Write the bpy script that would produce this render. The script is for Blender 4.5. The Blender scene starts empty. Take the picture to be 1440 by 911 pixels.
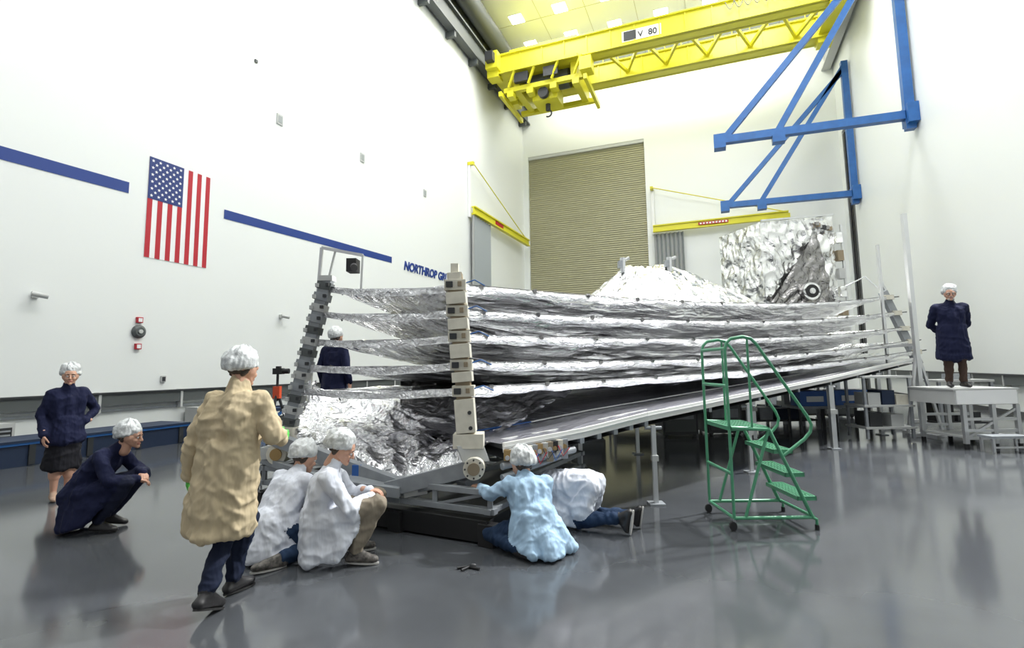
import bpy, math, random
import numpy as np
from mathutils import Vector, Matrix, noise
random.seed(4)
PSI=math.radians(20.95)
SITE=Matrix.Rotation(PSI,3,'Z')      # survey frame of the test article (right, forward) -> hall axes
scene=bpy.context.scene
XL,XR,YB,YF,ZC=-13.42,8.15,37.95,-7.0,24.5

# ------------------------------------------------------------ materials
MATS={}
def mat(name,col,rough=.5,metal=0.,bump=0.,bscale=20.,stretch=(1,1,1),emit=0.,coat=0.,var=0.,spec=.5,kind='noise',dist=.02,rotz=0.):
    if name in MATS: return MATS[name]
    m=bpy.data.materials.new(name); m.use_nodes=True; nt=m.node_tree; N=nt.nodes; L=nt.links
    b=N['Principled BSDF']; b.inputs['Base Color'].default_value=(*col,1); b.inputs['Roughness'].default_value=rough
    b.inputs['Metallic'].default_value=metal; b.inputs['Specular IOR Level'].default_value=spec
    if coat: b.inputs['Coat Weight'].default_value=coat; b.inputs['Coat Roughness'].default_value=.15
    if emit: b.inputs['Emission Color'].default_value=(*col,1); b.inputs['Emission Strength'].default_value=emit
    tc=N.new('ShaderNodeTexCoord'); mr=N.new('ShaderNodeMapping'); mr.inputs['Rotation'].default_value=(0,0,rotz); mp=N.new('ShaderNodeMapping'); mp.inputs['Scale'].default_value=stretch
    L.new(tc.outputs['Object'],mr.inputs['Vector']); L.new(mr.outputs['Vector'],mp.inputs['Vector'])
    nz=N.new('ShaderNodeTexNoise'); nz.inputs['Scale'].default_value=bscale; nz.inputs['Detail'].default_value=6 if kind=='foil' else 3
    L.new(mp.outputs['Vector'],nz.inputs['Vector'])
    if bump:
        bp=N.new('ShaderNodeBump'); bp.inputs['Strength'].default_value=bump; bp.inputs['Distance'].default_value=dist
        if kind=='foil':
            nz.inputs['Distortion'].default_value=1.5
            ad=N.new('ShaderNodeVectorMath'); ad.operation='ADD'; sc=N.new('ShaderNodeVectorMath'); sc.operation='SCALE'; sc.inputs['Scale'].default_value=.25
            L.new(nz.outputs['Color'],sc.inputs[0]); L.new(mp.outputs['Vector'],ad.inputs[0]); L.new(sc.outputs[0],ad.inputs[1])
            vo=N.new('ShaderNodeTexVoronoi'); vo.inputs['Scale'].default_value=bscale*1.7; L.new(ad.outputs[0],vo.inputs['Vector'])
            v2=N.new('ShaderNodeTexVoronoi'); v2.inputs['Scale'].default_value=bscale*5; L.new(ad.outputs[0],v2.inputs['Vector'])
            m2=N.new('ShaderNodeMath'); m2.operation='MULTIPLY_ADD'; m2.inputs[1].default_value=.3; L.new(v2.outputs['Distance'],m2.inputs[0]); L.new(vo.outputs['Distance'],m2.inputs[2])
            mx=N.new('ShaderNodeMath'); mx.operation='ADD'
            L.new(nz.outputs['Fac'],mx.inputs[0]); L.new(m2.outputs[0],mx.inputs[1]); L.new(mx.outputs[0],bp.inputs['Height'])
        else: L.new(nz.outputs['Fac'],bp.inputs['Height'])
        L.new(bp.outputs['Normal'],b.inputs['Normal'])
    if var:
        cr=N.new('ShaderNodeValToRGB'); cr.color_ramp.elements[0].position=.35; cr.color_ramp.elements[1].position=.65
        cr.color_ramp.elements[0].color=(*[c*(1-var) for c in col],1); cr.color_ramp.elements[1].color=(*[min(1,c*(1+var)) for c in col],1)
        L.new(nz.outputs['Fac'],cr.inputs['Fac']); L.new(cr.outputs['Color'],b.inputs['Base Color'])
    MATS[name]=m; return m
white_wall=mat('painted_wall',(.80,.825,.81),.36,bump=.05,bscale=6)
floor_m=mat('epoxy_floor',(.070,.075,.082),.12,bump=.03,bscale=1.6,var=.08,spec=.6,dist=.007)
ceil_m=mat('ceiling_paint',(.78,.82,.92),.6)
lamp_m=mat('lamp_panel',(1,1,.94),.5,emit=10)
yellow=mat('crane_yellow',(.70,.65,.03),.4,bump=.03)
blue=mat('bracket_blue',(.018,.11,.34),.4,var=.1,bscale=3)
stripe_b=mat('stripe_blue',(.008,.04,.23),.5)
red=mat('flag_red',(.45,.01,.025),.5); navy_f=mat('flag_blue',(.01,.03,.17),.5); whitep=mat('white_paint',(.83,.84,.84),.5)
khaki_door=mat('rollup_slat',(.40,.385,.25),.5)
dark=mat('dark_metal',(.03,.032,.035),.45); black=mat('black_rubber',(.012,.012,.013),.55); duct=mat('duct_grey',(.09,.10,.10),.5)
alu=mat('aluminium',(.66,.67,.68),.35,metal=.8); steel=mat('stand_grey',(.29,.31,.33),.42,bump=.04,var=.08,bscale=8)
ltgrey=mat('light_grey',(.5,.51,.5),.5); curtain_m=mat('strip_curtain',(.30,.33,.33),.5)
AX=-math.radians(60.5)
foil=mat('sunshield_foil',(.96,.96,.98),.11,metal=.94,bump=1.0,bscale=1.5,kind='foil',dist=.09,stretch=(.38,2.2,2.0),rotz=AX)
hemf=mat('hem_foil',(.96,.96,.98),.2,metal=.75,bump=.8,bscale=5,kind='foil',dist=.04,stretch=(.6,1.5,1.5),rotz=AX)
foil2=mat('crinkled_foil',(.94,.94,.96),.16,metal=.93,bump=.8,bscale=2.6,kind='foil',dist=.09)
foil3=mat('blanket_foil',(.90,.90,.90),.18,metal=.96,bump=.7,bscale=.9,kind='foil',dist=.22)
foild=mat('dark_foil',(.34,.33,.33),.22,metal=1,bump=.7,bscale=2,kind='foil',dist=.1)
cream=mat('column_cream',(.68,.65,.55),.45,var=.06,bscale=12); tan=mat('fitting_tan',(.30,.24,.16),.45,metal=.3); gold=mat('gold_fitting',(.45,.30,.13),.35,metal=.8)
panel=mat('pallet_panel',(.70,.70,.76),.2,metal=.75,bump=.5,bscale=2.0,dist=.05,kind='foil',stretch=(.4,2,2),rotz=AX); ptrim=mat('pallet_trim',(.80,.80,.78),.3,metal=.2)
green=mat('ladder_green',(.07,.30,.16),.4,coat=.3); bluebox=mat('crate_blue',(.03,.12,.4),.5); navybox=mat('crate_navy',(.012,.025,.06),.5); orange=mat('orange',(.7,.09,.03),.5)
skin=mat('skin',(.58,.33,.23),.5,bump=.05,bscale=60,dist=.003); lip=mat('lip',(.42,.17,.13),.5); eyew=mat('eye_white',(.8,.8,.78),.2); eyeb=mat('iris',(.04,.025,.02),.2); hair=mat('hair',(.05,.035,.025),.6)
cap_m=mat('bouffant_cap',(.58,.60,.60),.7,bump=.6,bscale=22,dist=.02,var=.17)
def cloth(n,c,s=.65): return mat(n,c,.8,bump=s,bscale=5,stretch=(1.3,1.3,.5),dist=.06,var=.04,spec=.2)
navy=cloth('navy_smock',(.010,.013,.042)); creamc=cloth('cream_smock',(.56,.46,.30)); whitec=cloth('white_smock',(.68,.71,.78)); ltblue=cloth('light_blue_smock',(.38,.54,.70))
denim=cloth('denim',(.02,.04,.085)); denimd=cloth('dark_denim',(.010,.015,.035)); darkpant=cloth('dark_trousers',(.012,.015,.035)); khaki=cloth('khaki_trousers',(.25,.215,.165)); brown=cloth('brown_trousers',(.07,.045,.035)); skirtm=cloth('dark_skirt',(.012,.012,.016))
glove=mat('green_glove',(.12,.62,.10),.45); shoeb=mat('black_shoe',(.018,.017,.018),.4); shoeg=mat('grey_trainer',(.10,.09,.08),.6,var=.6,bscale=30); shoet=mat('tan_shoe',(.42,.28,.20),.5); solem=mat('shoe_sole',(.42,.41,.39),.6); soled=mat('dark_sole',(.02,.02,.02),.6)

# ------------------------------------------------------------ mesh builder
class MB:
    def __init__(s,name,site=True): s.n=name; s.v=[]; s.f=[]; s.m=[]; s.sm=[]; s.mats=[]; s.site=site
    def mi(s,m):
        if m not in s.mats: s.mats.append(m)
        return s.mats.index(m)
    def add(s,vs,fs,m,smooth=False):
        o=len(s.v); s.v+= [Vector(v) for v in vs]; k=s.mi(m)
        for f in fs: s.f.append([i+o for i in f]); s.m.append(k); s.sm.append(smooth)
    def obox(s,c,ax,ay,az,m):
        c=Vector(c); vs=[c+ax*i+ay*j+az*k for i in(-1,1) for j in(-1,1) for k in(-1,1)]
        s.add(vs,[(0,1,3,2),(4,6,7,5),(0,4,5,1),(2,3,7,6),(0,2,6,4),(1,5,7,3)],m)
    def box(s,lo,hi,m):
        lo=Vector(lo);hi=Vector(hi);c=(lo+hi)/2;h=(hi-lo)/2
        s.obox(c,Vector((h.x,0,0)),Vector((0,h.y,0)),Vector((0,0,h.z)),m)
    def beam(s,a,b,w,h,m,up=(0,0,1)):
        a=Vector(a);b=Vector(b);d=(b-a).normalized();u=Vector(up)
        if abs(d.dot(u))>.98: u=Vector((0,1,0))
        x=d.cross(u).normalized();z=x.cross(d).normalized()
        s.obox((a+b)/2,d*((b-a).length/2),x*(w/2),z*(h/2),m)
    def ibeam(s,a,b,w,h,t,m):
        a=Vector(a);b=Vector(b);z=Vector((0,0,1))
        s.beam(a+z*(h/2-t/2),b+z*(h/2-t/2),w,t,m); s.beam(a-z*(h/2-t/2),b-z*(h/2-t/2),w,t,m); s.beam(a,b,t,h-2*t,m)
    def tube(s,pts,r,m,seg=10,cap=True,closed=False):
        pts=[Vector(p) for p in pts]; n=len(pts); vs=[];ref=None
        for i,p in enumerate(pts):
            d=(pts[min(i+1,n-1)]-pts[max(i-1,0)]).normalized()
            if ref is None: ref=Vector((0,0,1)) if abs(d.z)<.9 else Vector((0,1,0))
            x=d.cross(ref).normalized(); y=x.cross(d).normalized(); ref=y
            rr=r[i] if isinstance(r,(list,tuple)) else r
            for k in range(seg):
                a=2*math.pi*k/seg; vs.append(p+x*math.cos(a)*rr+y*math.sin(a)*rr)
        fs=[(i*seg+k,i*seg+(k+1)%seg,(i+1)*seg+(k+1)%seg,(i+1)*seg+k) for i in range(n-1) for k in range(seg)]
        s.add(vs,fs,m,True)
        if cap: s.add(vs[:seg],[list(range(seg))[::-1]],m); s.add(vs[-seg:],[list(range(seg))],m)
    def ball(s,c,r,m,seg=14,ring=9,f=None):
        c=Vector(c); r=Vector(r) if not isinstance(r,(int,float)) else Vector((r,r,r)); vs=[]
        for i in range(ring+1):
            t=math.pi*i/ring
            for k in range(seg):
                a=2*math.pi*k/seg; v=Vector((math.sin(t)*math.cos(a)*r.x,math.sin(t)*math.sin(a)*r.y,math.cos(t)*r.z)); vs.append(c+(f(v) if f else v))
        s.add(vs,[(i*seg+k,(i+1)*seg+k,(i+1)*seg+(k+1)%seg,i*seg+(k+1)%seg) for i in range(ring) for k in range(seg)],m,True)
    def grid(s,fn,nu,nv,m,smooth=True):
        vs=[fn(i/nu,j/nv) for i in range(nu+1) for j in range(nv+1)]
        s.add(vs,[(i*(nv+1)+j,(i+1)*(nv+1)+j,(i+1)*(nv+1)+j+1,i*(nv+1)+j+1) for i in range(nu) for j in range(nv)],m,smooth)
    def poly(s,pts,m): s.add(pts,[list(range(len(pts)))],m)
    def done(s,parent=None,bevel=0,origin=None):
        P=[SITE@v if s.site else v for v in s.v]
        xs=[p.x for p in P];ys=[p.y for p in P];zs=[p.z for p in P]
        o=Vector(((min(xs)+max(xs))/2,(min(ys)+max(ys))/2,min(zs))) if origin is None else Vector(origin)
        me=bpy.data.meshes.new(s.n); me.from_pydata([p-o for p in P],[],s.f)
        for m in s.mats: me.materials.append(m)
        me.polygons.foreach_set('material_index',s.m); me.polygons.foreach_set('use_smooth',s.sm); me.update()
        ob=bpy.data.objects.new(s.n,me); bpy.context.collection.objects.link(ob)
        if parent: ob.parent=parent
        else: ob.location=o
        if bevel:
            bv=ob.modifiers.new('b','BEVEL'); bv.width=bevel; bv.segments=2; bv.limit_method='ANGLE'
        return ob
def V(*a): return Vector(a)

# ------------------------------------------------------------ room
def slab(n,lo,hi,m):
    b=MB(n,False); b.box(lo,hi,m); return b.done()
slab('floor',(XL-.3,YF,-.2),(XR+.3,YB+.3,0),floor_m)
slab('wall_left',(XL-.3,YF,0),(XL,YB+.3,ZC),white_wall)
slab('ceiling',(XL-.3,YF,ZC),(XR+.3,YB+.3,ZC+.3),ceil_m)
slab('wall_back',(-4.05,YB,0),(XR,YB+.3,ZC),white_wall); slab('wall_back_jamb',(XL,YB,0),(-13.0,YB+.3,ZC),white_wall); slab('wall_back_header',(-13.0,YB,18.05),(-4.05,YB+.3,ZC),white_wall)
b=MB('wall_right',False)
b.box((XR,YF,0),(XR+.3,35.4,ZC),white_wall); b.box((XR,37.1,0),(XR+.3,YB+.3,ZC),white_wall); b.box((XR,35.4,16),(XR+.3,37.1,ZC),white_wall); b.box((XR+.25,35.4,0),(XR+.3,37.1,16),black); b.done()
b=MB('door_1',False)
for i in range(112):
    z=i*.161; b.box((-12.99,YB+.18,z),(-4.06,YB+.22,z+.161),khaki_door)
    b.tube([(-12.98,YB+.175,z+.1),(-4.07,YB+.175,z+.1)],.045,khaki_door,6,False)
b.box((-12.98,YB+.01,17.8),(-4.07,YB+.15,18.03),ltgrey); b.done()
b=MB('door_2',False); b.box((XR+.02,35.5,0),(XR+.1,35.9,15.8),dark); b.box((XR+.02,36.6,0),(XR+.1,37.0,15.8),black); b.done()
slab('baseboard_left',(XL,YF,0),(XL+.04,YB,.15),dark); slab('baseboard_right',(XR-.04,YF,0),(XR,35.3,.15),dark)
b=MB('trim_1',False); b.box((XL,YF,.86),(XL+.16,34,1.13),duct); b.box((XL,YF,1.13),(XL+.2,34,1.17),dark); b.box((XL,YF,.72),(XL+.06,34,.78),steel)
for k in range(20): b.box((XL,-6+k*2,.7),(XL+.18,-5.94+k*2,1.18),ltgrey)
b.done()
b=MB('trim_2',False); b.box((XR-.16,YF,.9),(XR,34,1.18),duct); b.box((XR-.2,YF,1.18),(XR,34,1.22),dark)
for k in range(20): b.box((XR-.18,-6+k*2,.85),(XR,-5.94+k*2,1.2),ltgrey)
b.done()
def sz(y): return 6.14+(y-6)*.026
for i,(y0,y1) in enumerate(((YF,8.46),(11.19,19.92))):
    b=MB('wall_stripe',False); b.poly([(XL+.01,y0,sz(y0)-.14),(XL+.01,y1,sz(y1)-.14),(XL+.01,y1,sz(y1)+.14),(XL+.01,y0,sz(y0)+.14)],stripe_b); b.done()
b=MB('american_flag',False); fy0,fy1,fz0,fz1=8.92,10.68,4.55,7.2; sw=(fy1-fy0)/13
b.box((XL+.002,fy0,fz0),(XL+.012,fy1,fz1),whitep)
def rect(y0,y1,z0,z1,x,m): b.poly([(x,y0,z0),(x,y1,z0),(x,y1,z1),(x,y0,z1)],m)
for i in range(0,13,2): rect(fy0+i*sw,fy0+(i+1)*sw,fz0,fz1,XL+.016,red)
cy=fy0+7*sw; cz=fz1-.42*(fz1-fz0); rect(fy0,cy,cz,fz1,XL+.020,navy_f)
for r in range(11):
    for c in range(9):
        if (r+c)%2==0:
            y=fy0+(c+1)*(cy-fy0)/10; z=fz1-(r+1)*(fz1-cz)/12
            b.poly([(XL+.024,y+math.sin(k*math.pi/5)*(.047 if k%2==0 else .02),z+math.cos(k*math.pi/5)*(.047 if k%2==0 else .02)) for k in range(10)],whitep)
b.done()
def text(n,s,size,loc,rot,m,shear=.2,ext=.01,off=.012,sx=1):
    c=bpy.data.curves.new(n,'FONT'); c.body=s; c.size=size; c.extrude=ext; c.offset=off; c.shear=shear; c.materials.append(m)
    o=bpy.data.objects.new(n,c); bpy.context.collection.objects.link(o); o.location=loc; o.rotation_euler=rot; o.scale=(sx,1,1); return o
text('wall_lettering','NORTHROP GRUMMAN',.58,(XL+.02,20.9,6.24),(math.pi/2,-.012,math.pi/2),stripe_b,sx=.98,off=.022)
def wbox(n,y,z,w,h,t,m,m2=None):
    b=MB(n,False); b.box((XL+.002,y-w/2,z-h/2),(XL+t,y+w/2,z+h/2),m)
    if m2: b.box((XL+t,y-w/3,z-h/3),(XL+t+.01,y+w/3,z+h/3),m2)
    b.done()
wbox('wall_vent',13.17,10.1,.26,.36,.04,ltgrey,curtain_m); wbox('wall_vent',17.67,10.45,.26,.36,.04,ltgrey,curtain_m); wbox('wall_vent',22.8,10.5,.25,.35,.04,ltgrey,curtain_m)
wbox('alarm_box',8.9,2.93,.14,.14,.07,red,whitep); wbox('alarm_box',8.9,2.27,.14,.14,.07,red,whitep); wbox('wall_socket',12.2,1.75,.16,.2,.05,ltgrey,dark); wbox('wall_socket',9.6,1.45,.12,.16,.05,ltgrey,dark); wbox('wall_socket',12.1,11.6,.1,.1,.05,duct)
b=MB('alarm_bell',False); b.tube([(XL+.005,8.9,2.64),(XL+.06,8.9,2.64),(XL+.1,8.9,2.64)],[.165,.165,.11],duct,24); b.tube([(XL+.1,8.9,2.64),(XL+.13,8.9,2.64)],.05,ltgrey,16); b.done()
for y,z in((6.7,3.29),(13.5,3.4)):
    b=MB('security_camera',False); b.box((XL+.005,y-.06,z-.06),(XL+.05,y+.06,z+.06),ltgrey); b.tube([(XL+.05,y,z),(XL+.2,y,z-.02)],.015,ltgrey); b.tube([(XL+.18,y-.14,z+.01),(XL+.26,y+.12,z-.03)],.055,ltgrey,12); b.done()
def curtain(n,p0,p1,z1):
    b=MB(n,False); p0=Vector(p0);p1=Vector(p1);k=14;d=(p1-p0)/k;nrm=Vector((-d.y,d.x,0)).normalized()
    pts=[p0+d*i+nrm*(.14 if i%2 else -.1) for i in range(k+1)]
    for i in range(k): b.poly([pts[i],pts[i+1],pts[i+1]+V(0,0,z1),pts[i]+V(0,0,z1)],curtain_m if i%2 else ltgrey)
    b.done()
curtain('folding_partition',(XL+.3,27.9,0),(XL+.3,30.4,0),10.7); curtain('folding_partition',(-3.58,YB-.3,0),(-1.6,YB-.3,0),10.8)
b=MB('jib_crane',False); b.ibeam((XL+.35,27.9,11),(XL+.6,37.2,10.95),.25,.5,.08,yellow); b.beam((XL+.01,27.9,13.9),(XL+.4,27.9,13.9),.2,.2,yellow); b.tube([(XL+.3,27.9,14),(XL+.55,36.8,11.2)],.035,yellow,6); b.beam((XL+.1,27.9,10.6),(XL+.1,27.9,14.1),.15,.16,whitep)
b.box((XL+.49,31.0,10.9),(XL+.52,32.3,11.12),red); b.done()
b=MB('jib_crane',False); b.ibeam((-3.6,YB-.6,11.1),(4.9,YB-.6,11.15),.25,.5,.08,yellow); b.beam((-3.6,YB-.01,14.1),(-3.6,YB-.6,14.1),.2,.2,yellow); b.tube([(-3.6,YB-.6,14.1),(4.6,YB-.6,11.4)],.035,yellow,6); b.beam((-3.6,YB-.12,10.8),(-3.6,YB-.12,14.2),.2,.15,whitep); b.beam((4.9,YB-.01,11.1),(4.9,YB-.6,11.1),.2,.3,yellow)
b.box((-.6,YB-.75,11.02),(1.3,YB-.72,11.2),red)
for k in range(9): b.box((-.5+k*.2,YB-.76,11.06),(-.38+k*.2,YB-.75,11.16),whitep)
b.done()
for y,zt in((25.0,19.7),(34.2,18.7)):
    b=MB('wall_bracket',False); z=11.6 if y<30 else 11.15; x0=.7 if y<30 else 1.05
    b.beam((x0,y,z+.15),(XR-.02,y,z),.34,.34,blue); b.beam((XR-.25,y,z-.6),(XR-.25,y,zt+.4),.34,.34,blue)
    b.beam((x0+.2,y,z+.2),(XR-.3,y,zt-.1),.26,.26,blue); b.beam((3.1,y,z+.2),(XR-.3,y,zt+.1),.26,.26,blue)
    b.box((x0-.25,y-.25,z-.25),(x0+.25,y+.25,z+.4),blue); b.box((2.85,y-.22,z-.35),(3.35,y+.22,z),blue); b.box((XR-.4,y-.4,z-.4),(XR-.01,y+.4,z+.4),blue); b.done()
b=MB('bridge_crane',False)
for y,z0,z1 in((29.6,20.0,21.3),(33.0,20.0,21.3)):
    b.box((XL+.9,y-.35,z0),(XR-.9,y-.3,z1),yellow); b.box((XL+.9,y+.3,z0),(XR-.9,y+.35,z1),yellow)
    b.box((XL+.9,y-.5,z1-.08),(XR-.9,y+.5,z1),yellow); b.box((XL+.9,y-.5,z0),(XR-.9,y+.5,z0+.08),yellow)
    for i in range(14): x=XL+1.6+i*1.4; b.box((x,y-.42,z0),(x+.06,y-.35,z1),yellow)
for x in(XL+1.25,XR-1.35):
    b.box((x-.35,28.6,20.2),(x+.45,34.0,21.3),yellow); b.box((x-.2,28.2,20.5),(x+.3,28.6,21.1),dark); b.box((x-.4,29.0,19.8),(x+.35,29.8,20.3),yellow); b.box((x-.4,32.6,19.7),(x+.35,33.4,20.2),yellow)
x=-5.5
for i in range(5): b.beam((x+i*2.4,29.9,20.7),(x+i*2.4+1.2,32.7,20.4),.15,.2,yellow); b.beam((x+i*2.4+1.2,32.7,20.4),(x+i*2.4+2.4,29.9,20.7),.15,.2,yellow)
for i in range(16): b.tube([(-8+i,33.4,21.3),(-8+i,33.4,22.3)],.03,yellow,6)
b.tube([(-8,33.4,22.3),(7,33.4,22.3)],.035,yellow,6); b.tube([(-8,33.4,21.8),(7,33.4,21.8)],.03,yellow,6)
for i in range(12): b.tube([V(1.5+i*.45+t*.045,29.05,21.1-.45*math.sin(math.pi*t/10)) for t in range(11)],.025,duct,5,False)
b.box((-11.2,29.4,21.35),(-6.8,33.2,21.6),yellow); b.box((-11.0,29.6,18.9),(-10.6,33.0,21.5),yellow); b.box((-7.3,29.6,18.9),(-6.9,33.0,21.5),yellow)
b.box((-11.6,29.4,18.8),(-6.5,29.7,19.1),yellow); b.box((-11.6,32.6,18.8),(-6.5,32.9,19.1),yellow); b.box((-11.4,28.9,19.9),(-6.7,29.05,20.1),yellow)
for x in(-11.2,-9.9,-8.4,-7.0): b.beam((x,29.2,19.0),(x+.5,29.0,20.0),.12,.12,yellow); b.box((x-.15,29.3,18.45),(x+.25,29.9,18.85),yellow)
for x in(-10.8,-8.9): b.box((x,29.1,19.2),(x+.9,29.35,19.8),dark)
b.tube([(-10.4,30.6,19.6),(-7.6,30.6,19.6)],.6,duct,20); b.box((-9.9,30,18.2),(-8.3,31.5,19.1),yellow); b.tube([(-9.1,29.9,18.5),(-9.1,29.6,18.5)],.33,dark,20); b.tube([(-9.1,30.7,18.2),(-9.1,30.7,17.8)],.16,dark)
b.tube([V(-9.1+.22*math.sin(a),30.7,17.6-.22*math.cos(a)) for a in [i*.35-.6 for i in range(12)]],.05,dark,8); b.box((-6.6,28.9,19.0),(-5.9,29.8,19.8),yellow)
for x in(-11.7,-6.3): b.beam((x,29.0,18.6),(x,33,18.6),.2,.3,yellow)
b.box((-4.1,29.2,20.25),(-1.9,29.24,20.9),whitep); b.box((-4.0,29.17,20.3),(-3.3,29.2,20.85),dark); b.done()
text('crane_load_sign','V  80',.5,(-3.2,29.18,20.36),(math.pi/2,0,0),black,shear=0,off=.004,sx=1.0)
b=MB('crane_runway',False); b.ibeam((XL+.42,YF,21.3),(XL+.42,YB-.03,21.3),.5,1.3,.12,duct); b.box((XL+.3,YF,21.95),(XL+.55,YB-.03,22.1),dark)
for i in range(15): b.box((XL+.01,-5+i*3,20.3),(XL+.6,-4.8+i*3,20.65),duct)
b.done()
b=MB('crane_runway',False); b.ibeam((XR-.42,YF,21.3),(XR-.42,YB-.03,21.3),.5,1.3,.12,ltgrey); b.done()
b=MB('ceiling_duct',False); b.tube([(XL+.75,YF,23.4),(XL+.75,YB-.02,23.4)],.6,duct,16); b.box((XL+.01,YF,22.5),(XL+.1,YB-.02,24.4),duct); b.done()
b=MB('ceiling_light_panels',False)
for x in(-11.1,-8.15,-5.15,-2.15,.85,3.85,6.6):
    for y in [33.6-3*k for k in range(13)]:
        b.box((x-.42,y-.42,ZC-.06),(x+.42,y+.42,ZC-.02),lamp_m); b.box((x-.47,y-.47,ZC-.03),(x+.47,y+.47,ZC),whitep)
b.done()
b=MB('ceiling_grid',False)
for i in range(15): b.box((XL,-5+3*i+.1,ZC-.02),(XR,-5+3*i+.13,ZC),ltgrey)
for x in(-12.6,-9.6,-6.65,-3.65,-.65,2.35,5.2): b.box((x,YF,ZC-.02),(x+.03,YB,ZC),ltgrey)
b.done()

# ------------------------------------------------------------ sunshield
COL0,COL1=V(-.47,5.4,1.0),V(-.59,5.42,2.62)
MAS0,MAS1=V(-2.77,6.6,.95),V(-2.36,6.65,2.78)
zc=[2.49,2.22,1.96,1.67,1.41]; zm=[2.67,2.35,2.0,1.68,1.39]; zt=[3.34,2.92,2.51,2.16,1.885]
drp=[.2,.18,.15,.15,.1]; inn=[.85,.74,.60,.42,.12]
def on(a,b,z): t=(z-a.z)/(b.z-a.z); return a.lerp(b,t)
TIP0,TIP1=V(10.75,14.1,1.75),V(9.95,14.0,3.5)
sh=MB('sunshield_membranes')
for i in range(5):
    P00=on(COL0,COL1,zc[i])+V(.0,.12,0); P01=on(MAS0,MAS1,zm[i])+V(.05,.05,0); P10=on(TIP0,TIP1,zt[i]); P11=P10+V(-5.2,3.2,-.1)
    def fn(u,v,i=i,P00=P00,P01=P01,P10=P10,P11=P11):
        u=u**1.25; v=v**1.5
        p=P00.lerp(P10,u).lerp(P01.lerp(P11,u),v)
        e=4*u*(1-u); iv=4*v*(1-v); z=-drp[i]*e*(1-.3*v)-inn[i]*(min(1,iv*1.25)**.75)*(math.sin(math.pi*min(1,u))**.5)
        n=noise.noise(Vector((u*5,v*7,i*7.3))); n2=noise.noise(Vector((u*9+v*2,v*34-u*6,i*3.1))); n3=noise.noise(Vector((u*22+v*9,v*20+u*11,i*5.1)))
        edge=min(1,v*14,u*14,(1-u)*14)
        z+=n*.05*edge+(.3-abs(n2))*.075*edge+(.3-abs(n3))*.035*edge
        return p+V(n2*.012,0,z)
    sh.grid(fn,160,100,foil)
    def hem(u,w,fn=fn,i=i):
        p=fn(u,0); n=noise.noise(Vector((u*40,i*5,w*1.5))); n3=noise.noise(Vector((u*14,i*3,0)))
        return p+V(.010*n,-.05-.02*math.sin(w*3)+.014*n,.03-(.09+.05*n3+.02*n)*w)
    sh.grid(hem,200,4,hemf)
    def hem2(u,w,P00=P00,P01=P01,i=i):
        p=P00.lerp(P01,u); n=noise.noise(Vector((u*9,i*5,w*2)))
        return p+V(-.03,-.04+.02*n,.03-.08*w+.012*n-.05*math.sin(u*math.pi))
    sh.grid(hem2,50,4,hemf)
    sh.tube([fn(k/60,0)+V(0,-.06,.035) for k in range(61)],.005,dark,6)
    for k in range(3,58,5): 
        q=fn(k/60,0)+V(0,-.06,.02); sh.box(q-V(.022,.02,.02),q+V(.022,.01,.03),foild)
sh.done()
c=MB('sunshield_corner_mast')
c.beam(COL0,COL1,.15,.15,tan,up=(1,0,0))
for z0,z1,w in((1.0,1.33,.24),(1.50,1.60,.25),(1.74,1.88,.25),(2.03,2.14,.25),(2.29,2.41,.25),(2.5,2.62,.17)):
    a=on(COL0,COL1,z0);q=on(COL0,COL1,z1); c.beam(a,q,w,w*.8,cream,up=(1,0,0))
for z in zc:
    a=on(COL0,COL1,z); c.beam(a-V(0,0,.055),a+V(0,0,.055),.2,.22,cream,up=(1,0,0)); c.box(a+V(-.09,-.13,-.03),a+V(-.02,-.1,.03),dark); c.box(a+V(.03,-.13,-.02),a+V(.07,-.1,.03),tan)
    c.tube([a+V(.1,-.05,.02),a+V(.2,-.06,.05),a+V(.3,.0,.0)],.008,blue,6)
for z in(1.2,1.05): 
    a=on(COL0,COL1,z); c.tube([a+V(.05,-.13,0),a+V(.05,-.1,0)],.02,dark)
c.box(COL1+V(-.04,-.05,0),COL1+V(.04,.05,.1),cream)
f=COL0
c.obox(f+V(.02,0,-.08),V(.15,0,0),V(0,.12,0),V(0,0,.07),cream); c.obox(f+V(.05,0,-.2),V(.13,.03,0),V(-.02,.10,0),V(-.03,0,.08),ltgrey)
c.tube([f+V(.08,-.2,-.33),f+V(.08,.14,-.33)],.105,cream,20); c.tube([f+V(.08,-.22,-.33),f+V(.08,-.2,-.33)],.06,tan,20)
for k in range(8): a=k*math.pi/4; c.tube([f+V(.08+.085*math.cos(a),-.215,-.33+.085*math.sin(a)),f+V(.08+.085*math.cos(a),-.19,-.33+.085*math.sin(a))],.009,dark,8)
c.done(bevel=.006)
c=MB('sunshield_spar')
c.beam(MAS0,MAS1,.12,.14,steel,up=(1,0,0)); K=13
for k in range(K):
    a=MAS0.lerp(MAS1,(k+.1)/K);q=MAS0.lerp(MAS1,(k+.75)/K); c.beam(a,q,.17 if k%2 else .15,.18,ltgrey if k%3==1 else (steel if k%2 else duct),up=(1,0,0))
    c.box(a+V(-.08,-.12,.02),a+V(-.04,-.08,.07),ltgrey); c.box(a+V(.05,-.12,.03),a+V(.09,-.08,.07),dark)
c.box(MAS1+V(-.08,-.08,-.02),MAS1+V(.09,.08,.05),ltgrey); 
for k in range(5): c.tube([MAS1+V(.08,-.05,-.1-.33*k),MAS1+V(.2,-.1,-.14-.33*k),MAS1+V(.22,-.05,-.2-.33*k)],.012,dark,6)
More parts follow.
